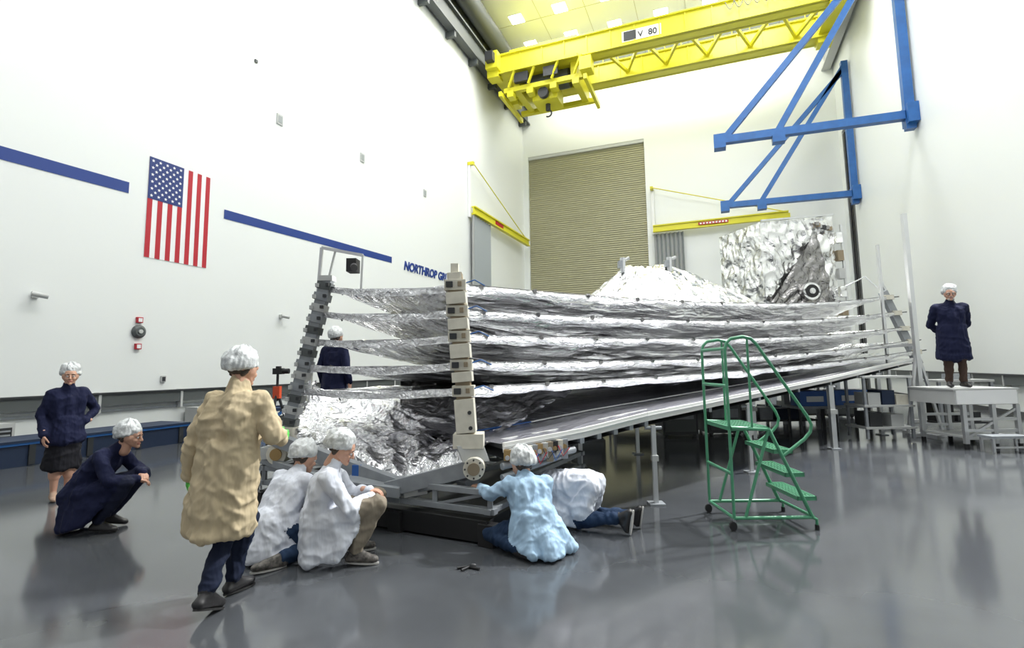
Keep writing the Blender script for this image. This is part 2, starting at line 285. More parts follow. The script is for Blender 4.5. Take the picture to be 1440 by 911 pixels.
f=MAS0; c.obox(f+V(-.02,-.02,-.12),V(.11,0,0),V(0,.1,0),V(0,0,.12),cream); c.tube([f+V(-.05,-.22,-.3),f+V(-.05,.1,-.3)],.12,cream,20); c.tube([f+V(-.05,-.24,-.3),f+V(-.05,-.22,-.3)],.07,gold,16)
c.box(f+V(-.25,-.2,-.36),f+V(-.08,.1,-.22),ltgrey); c.done(bevel=.006)
c=MB('sunshield_end_frame')
c.beam(TIP0+V(.05,0,-.2),TIP1,.12,.2,steel); c.beam(TIP0+V(.3,.3,-.1),TIP1+V(.2,.3,.3),.06,.06,alu)
for z in zt: 
    a=on(TIP0,TIP1,z); c.box(a-V(.1,.12,.06),a+V(.14,.1,.06),cream); c.tube([a,a+V(.5,.2,.05)],.015,dark,6)
c.tube([TIP1,TIP1+V(-.3,.2,.45),TIP1+V(-.8,.3,.2)],.02,alu,6); c.beam(V(10.9,14.3,0),V(10.9,14.3,1.7),.1,.1,alu); c.beam(V(10.6,14.3,.05),V(11.3,14.3,.05),.1,.08,alu); c.done()

p=MB('sunshield_pallet')
FR=[V(-.1,5.35,.88),V(.75,5.88,.95),V(1.6,6.45,1.06),V(6.1,10.2,1.36),V(10.7,14.1,1.72)]
OFF=[V(-1.5,2.2,.1),V(-1.5,2.2,.1),V(-1.5,2.2,.05),V(-1.6,2.3,0),V(-1.6,2.2,0)]
def fr(t):
    t=t*4; i=min(3,int(t)); return FR[i].lerp(FR[i+1],t-i),OFF[i].lerp(OFF[i+1],t-i)
p.grid(lambda u,v:(lambda a:a[0]+a[1]*v+V(0,0,.02*noise.noise(Vector((u*20,v*5,0)))-.05*math.sin(v*math.pi)))(fr(u)),60,14,panel)
p.grid(lambda u,v:(lambda a:a[0]+a[1]*v+V(0,0,-.14))(fr(u)),20,3,dark)
for i in range(4):
    p.beam(FR[i]+V(0,0,-.035),FR[i+1]+V(0,0,-.035),.05,.10,ptrim); p.beam(FR[i]+V(0,-.03,-.03),FR[i+1]+V(0,-.03,-.03),.03,.02,alu)
    p.beam(FR[i]+OFF[i],FR[i+1]+OFF[i+1],.07,.16,ptrim)
    for w in(.12,.36): p.beam(FR[i]+OFF[i]*w+V(0,0,-.025),FR[i+1]+OFF[i+1]*w+V(0,0,-.025),.04,.012,bluebox if (w>.3 and i==0) else ptrim)
for k in range(1,16):
    a,o=fr(k/16); p.beam(a+V(0,0,-.1),a+o+V(0,0,-.1),.06,.1,steel)
for k in range(12):
    a,_=fr(.01+k*.016); h=.08+.05*((k*7)%3); p.box(a+V(-.035,-.10,-.07-h),a+V(.035,-.03,-.05),[gold,ltgrey,tan,dark,cream,steel][k%6]); p.tube([a+V(0,-.10,-.12),a+V(0,-.13,-.12)],.022,[alu,gold][k%2],10)
p.tube([FR[0]+V(-.02,-.08,-.2),FR[1]+V(-.1,-.08,-.2)],.035,steel,14); p.tube([FR[0]+V(-.02,-.1,-.3),FR[1]+V(-.25,-.08,-.27)],.03,steel,10)
for k in range(7): a,_=fr(.02+k*.024); p.tube([a+V(0,-.12,-.1),a+V(.05,-.15,-.2-.03*(k%2)),a+V(.12,-.12,-.12)],.006,[red,dark,bluebox][k%3],6)
p.grid(lambda u,v:(lambda a:a[0]+a[1]*(1.0)+V(0,0,v*.5+.05*noise.noise(Vector((u*30,v*6,2)))))(fr(u*.8)),60,8,foild)
p.done()
def leg(x,g,zt,w=.07):
    c=MB('support_leg'); c.beam((x,g,.02),(x,g,zt),w,w,alu); c.box((x-.09,g-.09,0),(x+.09,g+.09,.02),steel); c.beam((x-.0,g-.02,zt*.55),(x,g-.02,zt*.62),w*1.5,w*1.4,ltgrey); c.tube([(x-.1,g,zt-.03),(x+.1,g,zt-.03)],.02,steel,8); c.done()
leg(1.68,6.46,.92,.05); leg(6.1,10.25,1.2,.09); leg(1.1,8.9,.84,.06); leg(2.3,10.0,.92,.06); leg(5.2,11.6,1.12,.08); leg(8.3,12.1,1.38,.08); leg(3.6,8.2,1.02,.05)

t=MB('foil_tray')
A,Bv,Cc=V(-2.75,6.5,.80),V(-1.2,5.55,.46),V(-.5,5.35,.66)
def edge(u): return A.lerp(Bv,u/.6) if u<.6 else Bv.lerp(Cc,(u-.6)/.4)
def back(u): return V(-3.0,8.2,1.3).lerp(V(.9,8.0,1.25),u)
def trayf(u,v):
    e=edge(u)+V(0,.08,.1); q=e.lerp(back(u),v); n=noise.noise(Vector((u*5,v*5,1)))
    n2=abs(noise.noise(Vector((u*9+n+v*5,v*5,4)))); n3=abs(noise.noise(Vector((u*20+n*2,v*14-u*9,8))))
    return q+V(.02*n,0,.05*n+.15*(.3-n2)+.05*(.3-n3)-.08*math.sin(v*math.pi)*math.sin(u*math.pi)-(.12 if v<.02 else 0))
t.grid(trayf,130,90,foil2,smooth=True)
def wallf(u,v):
    a=V(-2.75,6.6,.85).lerp(V(-2.95,8.2,1.2),u); n=noise.noise(Vector((u*8,v*6,9))); return a+V(-.1*v+.06*n,0,v*.28)
t.grid(wallf,30,10,foil2); t.done()
s=MB('assembly_stand')
dirv=(V(-.24,5.06,0)-V(-3.06,6.51,0)).normalized(); back_=V(-dirv.y,dirv.x,0); 
O=V(-3.06,6.51,0); Ls=3.15
def q(u,v,z): return O+dirv*(u*Ls)+back_*v+V(0,0,z)
s.obox(q(.5,1.3,.12),dirv*(Ls/2-.05),back_*1.25,V(0,0,.08),dark)
for v in(.06,2.5):
    s.beam(q(0,v,.12),q(1,v,.12),.12,.2,black); s.beam(q(-.02,v,.30),q(1.02,v,.30),.08,.055,steel); s.beam(q(-.02,v,.47),q(1.02,v,.47),.08,.055,steel)
    for k in range(6): s.beam(q(k/5,v,.28),q(k/5,v,.48),.05,.05,steel)
    for k in range(5): s.beam(q(k/5,v,.3),q((k+1)/5,v,.46),.03,.03,steel)
for u in(0,.33,.66,1):
    s.beam(q(u,0,.47),q(u,2.55,.47),.08,.055,steel); s.beam(q(u,0,.30),q(u,2.55,.30),.07,.05,steel)
    s.obox(q(u,.02,.1),dirv*.08,back_*.06,V(0,0,.1),black)
for u in(0,.66): s.beam(q(u,.1,.47),q(u+.33,2.4,.47),.07,.05,steel)
s.beam(A+V(-.25,.0,.06),Bv+V(.05,0,-.02),.10,.15,steel); s.beam(Bv+V(-.1,0,-.04),Cc+V(.1,0,.0),.10,.15,steel)
s.beam(A+V(-.6,.25,-.2),Bv+V(-.5,.1,-.05),.07,.08,steel)
s.obox(Bv+V(-.25,.05,-.02),V(.3,-.05,-.03),V(0,.16,0),V(0,0,.05),steel); s.obox(Bv+V(.2,-.04,-.0),V(.12,0,.02),V(0,.02,0),V(0,0,.1),ltgrey); s.beam(Cc+V(0,.1,-.1),V(-.45,5.5,.45),.16,.16,steel)
for k in range(3):
    a=A.lerp(Bv,.25+k*.22); s.box(a+V(-.05,-.09,-.06),a+V(.05,-.06,.06),[bluebox,ltgrey,bluebox][k])
s.done(bevel=.004)

t=MB('foil_tent')
def tent(u,v):
    x=1.7+6.2*u; g=14.2+3.4*v; a=min(1,max(0,(x-1.9)/1.6)); bb=min(1,max(0,(7.7-x)/3.0)); c_=min(1,(v)*2.2,(1-v)*2.2)
    h=min(a,bb,1)**.85*c_**.85; n=noise.noise(Vector((u*9,v*3,5)));ang=math.atan2((v-.5)*3.4,x-4.0)
    n2=abs(noise.noise(Vector((ang*7,n,6))));n3=abs(noise.noise(Vector((u*22,v*9,3))))
    return V(x,g,3.16+1.42*h+.05*n+.26*(.3-n2)*min(1,h*3)+.09*(.3-n3))
t.grid(tent,150,60,foil3); 
t.box((1.75,14.25,2.5),(7.85,17.55,3.1),foil3)
for x in(3.35,4.75): t.tube([(x,15.6,4.4),(x,15.6,4.85)],.08,alu,10); t.tube([(x,15.6,4.75),(x+.2,15.6,4.85)],.05,ltgrey,8); t.box((x-.14,15.5,4.55),(x-.02,15.7,4.75),steel)
for x in(2.2,7.4):
    for g in(14.5,17.2): t.beam((x,g,0),(x,g,2.6),.15,.15,steel)
t.done()
t=MB('foil_wrapped_box')
def face(o,ax,az,nrm,m,nu=60,nv=60,amp=.16,sd=0):
    def f(u,v):
        n=noise.noise(Vector((u*3+v*2,v*3,sd)));n2=abs(noise.noise(Vector((u*8-v*6,v*8+u*5,sd+3)))); e=min(1,u*9,v*9,(1-u)*9,(1-v)*9)
        return o+ax*u+az*v+nrm*(amp*e*(n*.7+.9*(.3-n2)))
    t.grid(f,nu,nv,m)
o=V(9.2,19.0,2.2); ax=V(3.25,.9,0); ay=V(-.6,2.3,0); az=V(0,0,4.62)
def ftop(u,v): return o+az+ax*u+ay*v+V(0,0,.45*u+.08*noise.noise(Vector((u*8,v*8,7))))
def ffront(u,v):
    n=noise.noise(Vector((u*2+v*2,v*2,1)));n2=abs(noise.noise(Vector((u*5-v*6,v*5+u*4,4))));n3=abs(noise.noise(Vector((u*3+v*8,v*2-u*7,9)))); e=min(1,u*9,v*9,(1-u)*9,(1-v)*9)
    return o+ax*u+(az+V(0,0,.45*u))*v+V(.2,-.95,0)*(.24*e*(n*.6+.8*(.3-n2)+.9*(.3-n3)))
t.grid(ffront,80,80,foil3); face(o+ax,ay,az+V(0,0,.45),V(1,0,0),foil3,sd=2); face(o+ay,ax,az,V(0,1,0),foil3,sd=3); face(o,ay,az,V(-1,0,0),foil3,sd=4); t.grid(ftop,20,20,foil3)
w=[ffront(.05,.35)+V(0,-.16,0),ffront(.72,.88)+V(0,-.16,0),ffront(.93,.3)+V(0,-.16,0),ffront(.5,.26)+V(0,-.16,0)]
t.grid(lambda u,v:w[0].lerp(w[3],v).lerp(w[1].lerp(w[2],v),u)+V(0,-.16*noise.noise(Vector((u*5,v*9,3))),0),30,30,foild)
pc=ffront(.56,.42)+V(0,-.32,0)
t.tube([pc,pc+V(0,.3,0)],.32,foil3,28); t.tube([pc+V(0,-.03,0),pc+V(0,0,0)],.24,black,24); t.tube([pc+V(0,-.05,0),pc+V(0,-.03,0)],.11,foil3,20)
for k in range(6): a=o+ax+V(.05,-.1,.5+k*.7); t.box(a,a+V(.22,.25,.4),[ltgrey,tan,foil3][k%3])
t.beam(o+ax+V(.32,0,0),o+ax+az+V(.3,0,.1),.08,.08,alu)
for d in(V(.2,.3,0),V(3.0,1.1,0),V(-.2,2.2,0),V(2.6,2.9,0)): t.beam(V(o.x,o.y,0)+d,V(o.x,o.y,2.3)+d,.2,.2,steel)
t.beam(o+V(0,-.1,4.65),o+ax+V(0,-.1,5.1),.06,.06,alu)
for k in range(7): a=ffront(.72+.03*k,.93-.01*k)+V(0,-.15,0); t.box(a,a+V(.12,.1,.14),[foild,tan,ltgrey,dark][k%4])
t.done()

# ------------------------------------------------------------ rolling ladder
l=MB('rolling_ladder'); g0,g1=5.42,6.08
_add=l.add
def ladd(vs,fs,m,smooth=False): _add([Vector((2.17+(Vector(v).x-2.05)*.80,Vector(v).y,Vector(v).z)) for v in vs],fs,m,smooth)
l.add=ladd
R=.018
for g in(g0,g1):
    l.tube([(2.05,g,.12),(3.02,g,.12),(3.08,g,.10),(3.08,g,.03)],R,green); l.tube([(2.06,g,.12),(2.06,g,1.01)],R,green)
    l.tube([(3.03,g,.12),(2.56,g,.98),(2.08,g,1.0)],.022,green); l.tube([(2.56,g,1.0),(2.2,g,.12)],R,green)
    l.tube([(2.06,g,1.0),(2.06,g,1.78),(2.08,g,1.85),(2.14,g,1.9),(2.3,g,1.92),(2.40,g,1.9),(2.47,g,1.84),(3.06,g,1.1),(3.10,g,1.02),(3.08,g,.95),(3.0,g,.88),(2.72,g,.72)],R,green)
    l.tube([(2.35,g,1.0),(2.35,g,1.9)],.014,green)
    l.tube([(2.06,g,.12),(2.06,g,.06)],.015,steel); l.tube([(2.04,g-.015,.045),(2.04,g+.015,.045)],.045,black,16); l.tube([(3.08,g,.0),(3.08,g,.05)],.025,black,10)
for x in(2.06,3.05): l.tube([(x,g0,.12),(x,g1,.12)],R,green)
l.tube([(2.06,g0,1.8),(2.06,g1,1.8)],R,green); l.tube([(2.06,g0,1.42),(2.06,g1,1.42)],R,green); l.tube([(2.06,g0,.55),(2.06,g1,.55)],R,green)
for z,x in((1.0,2.07),(.77,2.6),(.54,2.73),(.31,2.86)):
    w=.48 if z==1.0 else .24
    l.box((x,g0,z-.03),(x+w,g0+.02,z+.01),green); l.box((x,g1-.02,z-.03),(x+w,g1,z+.01),green); l.box((x,g0,z-.03),(x+.015,g1,z+.01),green); l.box((x+w-.015,g0,z-.03),(x+w,g1,z+.01),green)
    k=int(w/.04)
    for i in range(k): l.box((x+i*w/k,g0,z-.005),(x+i*w/k+.016,g1,z+.006),green)
    for i in range(10): gg=g0+(i+.5)*(g1-g0)/10; l.box((x,gg,z-.004),(x+w,gg+.012,z+.004),green)
l.done()

# ------------------------------------------------------------ viewing platform + frames right
pf=MB('work_platform'); px0,px1,pg0,pg1,pz=8.22,9.45,9.95,11.1,1.12
pf.box((px0,pg0,pz-.03),(px1,pg1,pz),ltgrey); pf.box((px0+.02,pg0+.02,pz-.30),(px1-.02,pg1-.02,pz-.03),ltgrey); pf.box((px0+.05,pg0-.005,pz-.29),(px1-.05,pg0+.02,pz-.035),whitep)
for x in(px0+.2,px1-.03,px0+.75):
    for g in(pg0+.06,pg1-.06): pf.beam((x,g,.1),(x,g,pz-.3),.07,.07,alu); pf.tube([(x,g,.0),(x,g,.1)],.04,black,10)
for g in(pg0+.06,pg1-.06):
    for z in(.2,.34,.55): pf.beam((px0+.2,g,z),(px1-.03,g,z),.05,.05,alu)
pf.beam((px0+.2,pg0+.06,.2),(px1-.03,pg0+.06,.75),.04,.04,alu); pf.box((px0+.2,pg0+.1,.2),(px1-.03,pg1-.1,.23),ltgrey); pf.done()
st=MB('step_stool'); st.box((8.45,9.5,.26),(9.15,9.8,.3),steel)
for x in(8.49,9.11):
    for g in(9.53,9.77): st.beam((x,g,0),(x,g,.27),.04,.04,alu)
st.beam((8.49,9.53,.1),(9.11,9.53,.1),.03,.03,alu); st.done()
fr_=MB('aluminium_frame'); F0=8.87
fr_.beam((F0,11.6,0),(F0,11.6,4.95),.09,.09,alu); fr_.beam((F0-.35,11.6,.05),(F0+.45,11.6,.05),.09,.09,alu); fr_.beam((F0,11.2,.05),(F0,12.2,.05),.09,.09,alu)
fr_.beam((F0-.35,11.6,.1),(F0,11.6,1.9),.05,.05,alu); fr_.beam((F0+.4,11.6,.1),(F0,11.6,1.9),.05,.05,alu)
fr_.beam((9.35,13.2,0),(9.35,13.2,4.6),.06,.06,alu); fr_.beam((F0,11.6,2.0),(9.35,13.2,2.0),.05,.05,alu); fr_.beam((9.0,13.2,.05),(9.7,13.2,.05),.08,.08,alu); fr_.done()
def bench(n,x,g,w,d,h,top,items):
    b=MB(n); b.box((x,g,h-.05),(x+w,g+d,h),top)
    for a in(x+.05,x+w-.05):
        for c_ in(g+.05,g+d-.05): b.beam((a,c_,0),(a,c_,h-.05),.06,.06,steel)
    b.box((x+.05,g+.05,.2),(x+w-.05,g+d-.05,.24),dark); random.seed(int(x*10))
    xx=x+.1
    while xx<x+w-.4:
        ww=random.uniform(.25,.6); hh=random.uniform(.2,.5); b.box((xx,g+.15,.24),(xx+ww,g+d-.15,.24+hh),random.choice([dark,navybox,black,steel])); 
        if items and random.random()<.75: hh=random.uniform(.12,.4); b.box((xx,g+.2,h),(xx+ww*.8,g+d-.2,h+hh),random.choice(items))
        xx+=ww+.08
    b.done()
bench('workbench',2.6,14.0,2.6,.8,.9,dark,[dark,steel,bluebox]); bench('workbench',5.4,13.2,2.2,.8,.95,ltgrey,[dark,bluebox,ltgrey]); bench('workbench',-.9,13.4,3.0,.8,.85,dark,[dark,navybox]); bench('workbench',6.9,14.6,2.0,.9,1.0,ltgrey,[dark,steel,bluebox,cream]); bench('workbench',9.75,12.2,1.3,.7,1.2,ltgrey,[cream,ltgrey,steel])
for (x,g) in((6.75,12.55),(7.7,12.75)):
    b=MB('equipment_bin'); b.box((x,g,.62),(x+.75,g+.45,.95),bluebox); b.box((x-.02,g-.02,.92),(x+.77,g+.47,.97),bluebox); b.box((x+.15,g-.01,.72),(x+.55,g,.85),whitep); b.box((x-.1,g-.1,.56),(x+.9,g+.6,.62),steel)
    for a in(0,.8):
        for c_ in(0,.5): b.beam((x-.05+a,g-.05+c_,0),(x-.05+a,g-.05+c_,.56),.05,.05,dark)
    b.done()
for x,g in((9.3,15.8),(3.4,12.2),(.3,11.2),(1.3,12.3),(4.5,12.4)):
    b=MB('equipment_rack'); b.box((x,g,.05),(x+.8,g+.7,.75),dark); b.box((x+.05,g-.02,.12),(x+.75,g,.7),duct); b.box((x+.1,g-.03,.4),(x+.7,g-.02,.6),steel); b.tube([(x,g+.1,.72),(x,g+.1,.95),(x,g+.6,.95),(x,g+.6,.72)],.02,alu,8)
    for a in(.08,.72): b.tube([(x+a,g+.03,.05),(x+a,g+.09,.05)],.05,black,12)
    b.done()
b=MB('shelving_cart')
for x in(7.35,8.3):
    for g in(11.15,11.75): b.beam((x,g,.05),(x,g,1.35),.05,.05,steel)
for z in(.25,.7,1.3): b.box((7.3,11.1,z),(8.35,11.8,z+.04),ltgrey)
for k,(x,z,h,m_) in enumerate(((7.45,.29,.3,dark),(7.9,.29,.25,ltgrey),(7.45,.74,.25,ltgrey),(7.75,.74,.3,navybox),(8.04,.74,.2,cream))): b.box((x,11.2,z),(x+.26,11.65,z+h),m_)
b.done()
b=MB('equipment_skid',False)
b.box((-12.5,2.0,.0),(-11.6,9.0,.42),navybox); b.box((-12.55,2.0,.42),(-11.55,9.0,.46),navybox)
for k in range(8): b.box((-11.6,2.1+k*.95,.02),(-11.57,2.2+k*.95,.42),dark)
b.beam((-11.58,2.0,.40),(-11.58,9.0,.40),.03,.05,blue); b.done()
b=MB('lifting_truss',False)
for x in(-11.4,-10.7):
    for z in(.08,.62): b.beam((x,9.3,z),(x,13.6,z),.08,.08,navybox)
    for k in range(6): y=9.3+k*.86; b.beam((x,y,.08),(x,y,.62),.06,.06,navybox)
    for k in range(5): y=9.3+k*.86; b.beam((x,y,.08),(x,y+.86,.62),.05,.05,blue)
for k in range(6): b.beam((-11.4,9.3+k*.86,.62),(-10.7,9.3+k*.86,.62),.06,.06,blue)
b.done()
for y in(4.2,5.4,10.2,11.6):
    b=MB('floor_cabinet',False); b.box((XL+.1,y,.03),(XL+.55,y+.9,.68),ltgrey); b.box((XL+.55,y+.05,.15),(XL+.56,y+.85,.6),dark)
    for k in range(5): b.box((XL+.56,y+.08,.2+k*.08),(XL+.575,y+.82,.23+k*.08),steel)
    b.done()
def tripod(r,g,z,m2):
    b=MB('camera_tripod')
    for a in(0,2.1,4.2): b.tube([(r,g,z-.25),(r+.4*math.cos(a+.4),g+.4*math.sin(a+.4),0)],[.022,.013],dark,8)
    b.tube([(r,g,z-.4),(r,g,z)],.02,dark,8); b.box((r-.06,g-.05,z),(r+.08,g+.05,z+.09),black); b.tube([(r+.08,g,z+.045),(r+.17,g,z+.045)],.04,black,14); b.box((r-.02,g-.03,z+.09),(r+.04,g+.03,z+.12),black); b.box((r-.05,g-.04,z-.36),(r+.05,g+.04,z-.18),m2); b.done()
tripod(-3.55,8.0,1.58,orange)
b=MB('camera_boom'); b.beam((-2.95,7.5,0),(-2.75,7.5,3.4),.04,.04,alu); b.beam((-2.75,7.5,3.4),(-2.15,7.5,3.28),.04,.04,alu); b.box((-2.36,7.4,3.03),(-2.22,7.6,3.22),black); b.tube([(-2.25,7.4,3.1),(-2.2,7.25,3.05)],.05,black,12); b.beam((-2.65,7.5,2.9),(-2.55,7.5,3.36),.025,.025,ltgrey); b.box((-3.2,7.3,0),(-2.7,7.7,.03),steel); b.beam((-2.17,7.5,2.7),(-2.15,7.5,3.28),.03,.03,ltgrey); b.done()
b=MB('marker_pen_tools'); 
for (x,g,a) in((-.48,4.52,.3),(-.4,4.55,-.5),(-.44,4.47,.9)): b.tube([(x,g,.012),(x+.12*math.cos(a),g+.12*math.sin(a),.012)],.011,black,8)
b.ball((-.35,4.54,.02),(.03,.02,.02),dark); b.done()

# ------------------------------------------------------------ people
def caps(a,b,ra,rb,seg=12,hr=4):
    a=Vector(a);b=Vector(b);d=b-a
    if d.length<1e-5: d=Vector((0,0,1e-4))
    d.normalize(); ref=Vector((0,0,1)) if abs(d.z)<.9 else Vector((0,1,0)); x=d.cross(ref).normalized();y=x.cross(d)
    rings=[(a-d*ra*math.cos(t),ra*math.sin(t)) for t in [math.pi/2*i/hr for i in range(0,hr+1)]]+[(b+d*rb*math.sin(t),rb*math.cos(t)) for t in [math.pi/2*i/hr for i in range(0,hr+1)]]
    vs=[];fs=[]
    for c,r in rings:
        r=max(r,1e-4)
        for k in range(seg): q=2*math.pi*k/seg; vs.append(c+x*math.cos(q)*r+y*math.sin(q)*r)
    n=len(rings)
    for i in range(n-1):
        for k in range(seg): fs.append((i*seg+k,i*seg+(k+1)%seg,(i+1)*seg+(k+1)%seg,(i+1)*seg+k))
    fs.append(tuple(range(seg))[::-1]); fs.append(tuple((n-1)*seg+k for k in range(seg)))
    return vs,fs
def fuse(name,prims,voxel,smooth,parent,fold=0,foldmats=(),seed=0):
    """union of tapered limbs -> one continuous skin; each face keeps the garment of its nearest limb"""
    vs=[];fs=[]
    for a,b,ra,rb,m in prims:
        v,f=caps(a,b,ra,rb); o=len(vs); vs+=v; fs+=[tuple(i+o for i in q) for q in f]
    me=bpy.data.meshes.new(name); me.from_pydata(vs,[],fs); ob=bpy.data.objects.new(name,me); bpy.context.collection.objects.link(ob)
    r=ob.modifiers.new('r','REMESH'); r.mode='VOXEL'; r.voxel_size=voxel; r.use_smooth_shade=True
    s_=ob.modifiers.new('s','SMOOTH'); s_.factor=.5; s_.iterations=smooth
    dg=bpy.context.evaluated_depsgraph_get(); dg.update(); nm=bpy.data.meshes.new_from_object(ob.evaluated_get(dg)); ob.modifiers.clear(); ob.data=nm; nm.name=name
    n=len(nm.polygons); cen=np.zeros(n*3); nm.polygons.foreach_get('center',cen); cen=cen.reshape(-1,3)
    best=np.full(n,1e9); bi=np.zeros(n,int); mats=[]
    for a,b,ra,rb,m in prims:
        if m not in mats: mats.append(m)
        a=np.array(a);b=np.array(b);ab=b-a;L=max(ab@ab,1e-9); t=np.clip((cen-a)@ab/L,0,1); d=np.linalg.norm(cen-(a+t[:,None]*ab),axis=1)-(ra+(rb-ra)*t)
        k=d<best; best[k]=d[k]; bi[k]=mats.index(m)
    nm.materials.clear()
    for m in mats: nm.materials.append(m)
    nm.polygons.foreach_set('material_index',bi.astype(np.int32)); nm.polygons.foreach_set('use_smooth',np.ones(n,bool))
    if fold:
        fm={mats.index(m) for m in foldmats if m in mats}; vm=set()
        for p_ in nm.polygons:
            if p_.material_index in fm: vm.update(p_.vertices)
        nrm=[v.normal.copy() for v in nm.vertices]
        for i in vm:
            v=nm.vertices[i]; c=v.co; w_=noise.noise(Vector((c.x*3,c.y*3,c.z*2+seed)))
            h=1.5*(.25-abs(noise.noise(Vector((c.x*8+seed+w_,c.y*8,c.z*2.0+w_*2)))))+.9*(.25-abs(noise.noise(Vector((c.x*5+c.z*6+w_*2,c.y*5-c.z*5+seed,c.z*6)))))+.45*(.25-abs(noise.noise(Vector((c.x*15-c.z*7+w_,c.y*15+c.z*8+seed,c.z*8)))))
            v.co=c+nrm[i]*(h*fold)
    nm.update(); ob.parent=parent; return ob
def head(parent,T,c,f,u,skinm,hairm,beard=None,cap=True,glasses=False,seed=0,S=1):
    f=Vector(f).normalized(); u=Vector(u); x=f.cross(u).normalized(); u=x.cross(f).normalized()
    def P(a,b_,c_): return T(Vector(c)+x*a+f*b_+u*c_)
    pr=[]; A=lambda a,b_,ra,rb,m=skinm: pr.append((P(*a),P(*b_),ra*S,rb*S,m))
    A((-.0,-.045,.03),(0,.02,.035),.078,.074); A((-.02,.0,.0),(.02,.0,.0),.07,.07); A((0,.025,-.03),(0,.04,-.06),.056,.045); A((-.045,.0,-.045),(0,.065,-.09),.024,.022); A((.045,.0,-.045),(0,.065,-.09),.024,.022)
    A((-.035,.072,.022),(.035,.072,.022),.02,.02); A((-.035,.062,-.03),(-.03,.055,-.05),.024,.02); A((.035,.062,-.03),(.03,.055,-.05),.024,.02)
    A((0,.09,.012),(0,.108,-.028),.009,.013); A((-.012,.096,-.032),(.012,.096,-.032),.009,.009); A((0,.08,-.092),(0,.078,-.096),.018,.018)
    A((-.02,.086,-.058),(.02,.086,-.058),.006,.006,lip); A((-.016,.086,-.067),(.016,.086,-.067),.007,.007,lip)
    for sx in(-1,1): A((sx*.076,-.015,.01),(sx*.074,-.01,-.03),.014,.009)
    A((0,-.03,-.04),(0,-.05,-.15),.055,.055)
    A((-.062,-.03,.0),(-.055,-.06,-.035),.022,.02,hairm); A((.062,-.03,.0),(.055,-.06,-.035),.022,.02,hairm); A((-.03,-.09,-.01),(.03,-.09,-.01),.03,.03,hairm)
    for sx in(-1,1): A((sx*.018,.094,.03),(sx*.05,.084,.03),.005,.004,hairm)
    if beard: A((-.02,.09,-.047),(.02,.09,-.047),.008,.008,beard); A((-.03,.07,-.09),(.03,.07,-.09),.02,.02,beard)
    fuse('head',pr,.0055,2,parent)
    e=MB('eyes',False)
    for sx in(-1,1):
        e.ball(P(sx*.033,.079,.004),.0125,eyew); e.ball(P(sx*.033,.0865,.004),.0065,eyeb)
    if glasses:
        for sx in(-1,1): e.tube([P(sx*.034+.026*math.cos(a),.1,.003+.02*math.sin(a)) for a in [i*math.pi/8 for i in range(17)]],.0025,black,6,False); e.tube([P(sx*.06,.1,.008),P(sx*.082,.0,.01)],.0025,black,6)
    e.done(parent,origin=(0,0,0))
    if cap:
        k=MB('cap',False)
        def fcap(u_,v_):
            a=u_*2*math.pi; bk=(1-math.sin(a))/2; t=v_*math.pi*(.60+.17*bk); rr=1+.15*noise.noise(Vector((math.cos(a)*2.0,math.sin(a)*2.0,t*1.8+seed)))+.02*math.sin(a*21+seed)*(t/2)+.045*noise.noise(Vector((math.cos(a)*6,math.sin(a)*6,t*5+seed)))
            if v_>.88: rr*=1-(v_-.88)*1.9
            r3=.127*rr; return P(math.sin(t)*math.cos(a)*r3*.92,-.034+math.sin(t)*math.sin(a)*r3*1.02-.012*t,.054+math.cos(t)*r3*1.04)
        k.grid(fcap,110,34,cap_m); k.done(parent,origin=(0,0,0))
def hand(parent,w,d,n,side,m,curl=.5,T=None):
    d=Vector(d).normalized(); n=Vector(n); n=(n-d*n.dot(d)).normalized(); s_=d.cross(n).normalized()*side; w=Vector(w); pr=[]
    A=lambda a,b,ra,rb: pr.append((T(a),T(b),ra,rb,m))
    offs=(.030,.010,-.011,-.030); kd=(.088,.094,.09,.08); Ls=(.070,.078,.072,.056)
    for o_,k,l_ in zip(offs,kd,Ls):
        kn=w+d*k+s_*o_; A(w+d*.015+s_*o_*.55,kn,.017,.0115); p_=kn; ang=0
        for fr2,ca in((.45,.5),(.3,.9),(.25,.7)):
            ang+=curl*ca; q_=p_+(d*math.cos(ang)+n*math.sin(ang))*l_*fr2; A(p_,q_,.0095,.0082); p_=q_
    tb=w+d*.03+s_*.024; A(w+d*.01,tb,.018,.016); t1=tb+(d*.6+s_*.7+n*.3).normalized()*.042; A(tb,t1,.015,.011); t2=t1+(d*.85+s_*.25+n*.45).normalized()*.032; A(t1,t2,.0105,.0095); t3=t2+(d*.85+n*.5).normalized()*.024; A(t2,t3,.0095,.008)
    A(w-d*.05,w+d*.015,.028,.024)
    fuse('hand_'+('right' if side>0 else 'left'),pr,.0042,1,parent)
def ring(c0,rx0,ry0,c1,rx1,ry1,n,r0,r1,m,seed=0):
    out=[]; c0=Vector(c0);c1=Vector(c1); n=26
    for k in range(n):
        a=2*math.pi*k/n; w=1+.06*math.sin(5*a+seed)+.035*math.sin(9*a+2*seed)
        out.append((c0+V(math.cos(a)*rx0,math.sin(a)*ry0,0),c1+V(math.cos(a)*rx1*w,math.sin(a)*ry1*w,.012*math.sin(3*a+seed)),r0,r1,m))
    out.append((c0,c1+V(0,0,.05),min(rx0,ry0)+.02,min(rx1,ry1)*.9,m)); return out
